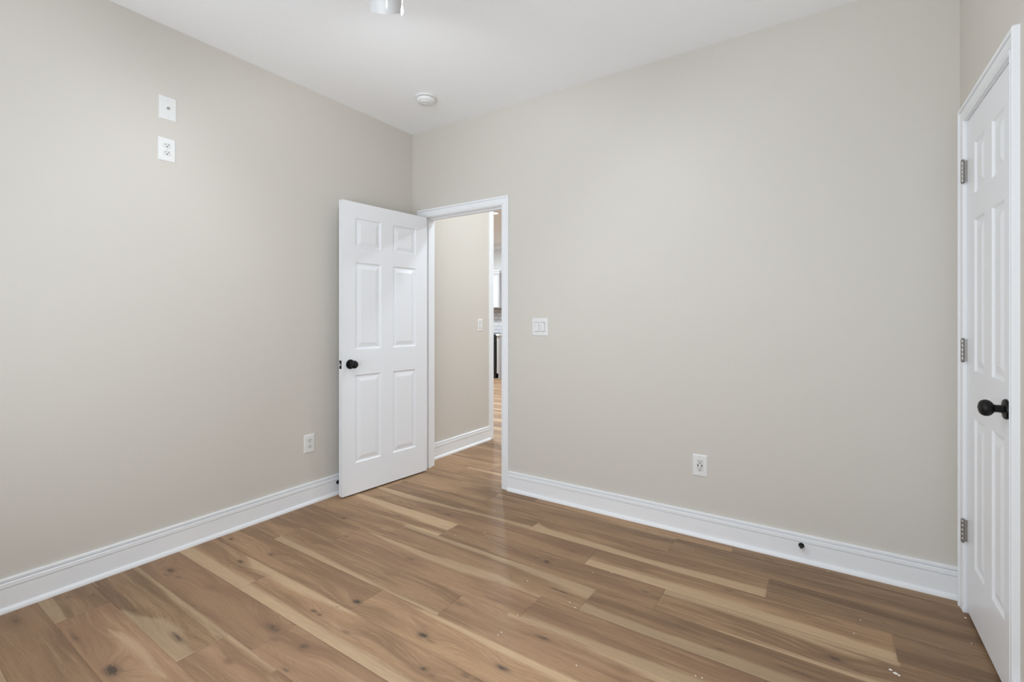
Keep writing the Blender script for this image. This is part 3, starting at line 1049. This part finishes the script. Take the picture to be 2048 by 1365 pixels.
recessed(-1.47, 3.18, 'round recessed ceiling light glimpsed at the top of the doorway', KITCHEN_W)
recessed(-3.0, 3.9, 'round recessed ceiling fill light added over the kitchen, hidden above the doorway head', KITCHEN_W * 1.9)  # unseen lamp added to brighten the kitchen cabinets
recessed(-3.0, 1.9, 'round recessed ceiling fill light added left of the hall, hidden by the hall wall', KITCHEN_W)  # added out of sight as fill for the kitchen side
recessed(.3, 3.9, 'round recessed ceiling fill light added beyond the hall, hidden by the back wall', KITCHEN_W)  # another unseen fill lamp added for the space beyond the hall
recessed(2.2, 1.6, 'round recessed ceiling fill light added at the far right of the hall, hidden by the back wall', KITCHEN_W * .8)  # unseen lamp added to light the hall wall more evenly
hl = empty('hall_light', (1.25, .66, HH))
tag(hl, 'round white flush light on the hall ceiling above the doorway view', 'ceiling light')
obj('light_base', lathe([(0, 0), (.14, 0), (.14, -.018), (.13, -.022), (0, -.022)], 40), M_fanwhite, hl, 35)
obj('light_diffuser', lathe([(.128, -.022), (.120, -.040), (.085, -.058), (0, -.066), ], 40), M_led, hl, 60)
point_light('hall_light_lamp', (1.25, .66, HH - .14), HALL_W, (.83, .92, 1), .07)

# upper cabinet: right end at CXR, front facing the camera
CXR = -2.955
ucy = 5.42
uc = empty('upper_cabinet', (CXR - .45, ucy, 1.46))
tag(uc, 'white wall cabinet with crown seen through the doorway above the tiles', 'cabinet')
bm = bmesh.new(); box(bm, -.45, .45, 0, KY - ucy - .004, 0, .78, .002)
obj('cabinet_body', bm, M_cabside, uc)
for x0, x1 in ((-.44, -.004), (.004, .425)):
    bm = bmesh.new()
    z0, z1 = .010, .680
    box(bm, x0, x0 + .055, -.020, 0, z0, z1, .001); box(bm, x1 - .055, x1, -.020, 0, z0, z1, .001)
    box(bm, x0 + .055, x1 - .055, -.020, 0, z0, z0 + .055, .001); box(bm, x0 + .055, x1 - .055, -.020, 0, z1 - .055, z1, .001)
    box(bm, x0 + .05, x1 - .05, -.012, 0, z0 + .05, z1 - .05)
    obj('cabinet_door', bm, M_cabinet, uc)
bm = bmesh.new()
box(bm, -.455, .455, -.006, KY - ucy - .004, .745, .775); box(bm, -.47, .47, -.030, KY - ucy - .004, .775, .80, .003)
obj('cabinet_crown', bm, M_cabinet, uc)
# base cabinet with toe space
bx1 = -2.777
bc = empty('base_cabinet', (bx1 - .022, 5.14, 0))
tag(bc, 'narrow greige base cabinet end beside the black range', 'cabinet')
bm = bmesh.new(); box(bm, -.022, .012, 0, .60, .10, .875, .002)
obj('cabinet_body', bm, M_basecab, bc)
bm = bmesh.new(); box(bm, -.022, .012, .03, .60, 0, .10)
obj('toe_kick_shade', bm, M_range, bc)  # black colour paints the shade of the toe space under the cabinet
bm = bmesh.new(); box(bm, .012, .032, .012, .60, 0, .875, .001)
obj('end_panel', bm, M_cabside, bc)
rg = empty('range', (bx1 - .046 - .382, 5.14, 0))
tag(rg, 'black kitchen range seen through the doorway below the tiled wall', 'range')
bm = bmesh.new(); box(bm, -.38, .38, 0, .60, .10, .90, .004)
obj('range_body', bm, M_range, rg)
bm = bmesh.new(); box(bm, -.37, .37, -.035, 0, .22, .78, .006)
obj('oven_door', bm, M_range, rg)
bm = bmesh.new(); box(bm, -.37, .37, -.020, .04, 0.0, .095, .006)
obj('kick_plate', bm, M_range, rg)
bm = bmesh.new(); merge(bm, lathe([(0, -.34), (.011, -.34), (.011, .34), (0, .34)], 16, Matrix.Translation((0, -.085, .74)) @ Matrix.Rotation(pi / 2, 4, 'Y')))
for x in (-.3, .3): box(bm, x - .01, x + .01, -.085, -.03, .732, .748)
obj('oven_handle', bm, M_nickel, rg, 40)
ct = bmesh.new(); box(ct, bx1 - .045, bx1 + .03, 5.11, KY - .012, .876, .914, .003)
tag(obj('countertop', ct, M_quartz), 'white countertop on the narrow base cabinet', 'countertop')
bm = bmesh.new(); box(bm, -4.6, -2.75, KY - .012, KY, .914, 1.46)
tag(obj('wall_backsplash', bm, M_tile), 'white subway tile backsplash under the wall cabinet', 'backsplash', kind='structure')

# ------------------------------------------------------------------ crumbs of plaster left on the floor
CR_SPOTS = [(1541, 1144, 0), ]
H_ = CAM.z


def floor_at(px, py):
    d = 946.7 * H_ / (py - 639.0)
    x, y = view_point(px, d)
    return x, y


proto = None
for i, (px, py, s) in enumerate([(1655, 1144, 1.0), (910, 1071, .8), (893, 1058, .9), (990, 1022, .8), (969, 1066, 1.0), (1055, 1163, .9), (1139.5, 1206, 1.0),
                                 (1150, 1216, 1.0), (1035, 1232, 1.0), (996, 1271, .9), (1003, 1266, 1.0), (1153, 1332, 1.0), (1223, 1147, .8), (1931, 1237, 1.5),
                                 (1721, 1241, .9), (1708, 1268, .9), (1943, 1288, .8), (1781, 1341, 2.0), (1791, 1348, 2.6), (1798, 1352, 1.7), (1391, 1353, .9),
                                 (1386, 1099, .7), (1186, 1146, .8), (910, 985, .8), (715, 1007, .7), (1404, 1357, 1.0)]):
    x, y = floor_at(px, py)
    if proto is None:
        bm = bmesh.new()
        bmesh.ops.create_icosphere(bm, subdivisions=2, radius=.0023)
        rr = random.Random(3)
        for v in bm.verts: v.co = Vector((v.co.x * rr.uniform(.8, 1.3), v.co.y * rr.uniform(.8, 1.2), max(v.co.z * .6, -.0006)))
        o = obj('plaster_crumb', bm, M_crumb)
        proto = o
    else:
        o = proto.copy()
        COL.objects.link(o)
    o.location = (x, y, .0004 + .0002 * s)
    o.scale = (s, s, min(s, 1.2))
    o.rotation_euler = (0, 0, i * 1.3)
    tag(o, 'tiny white crumb of plaster lying on the plank floor', 'crumb', 'white plaster crumbs on the floor')
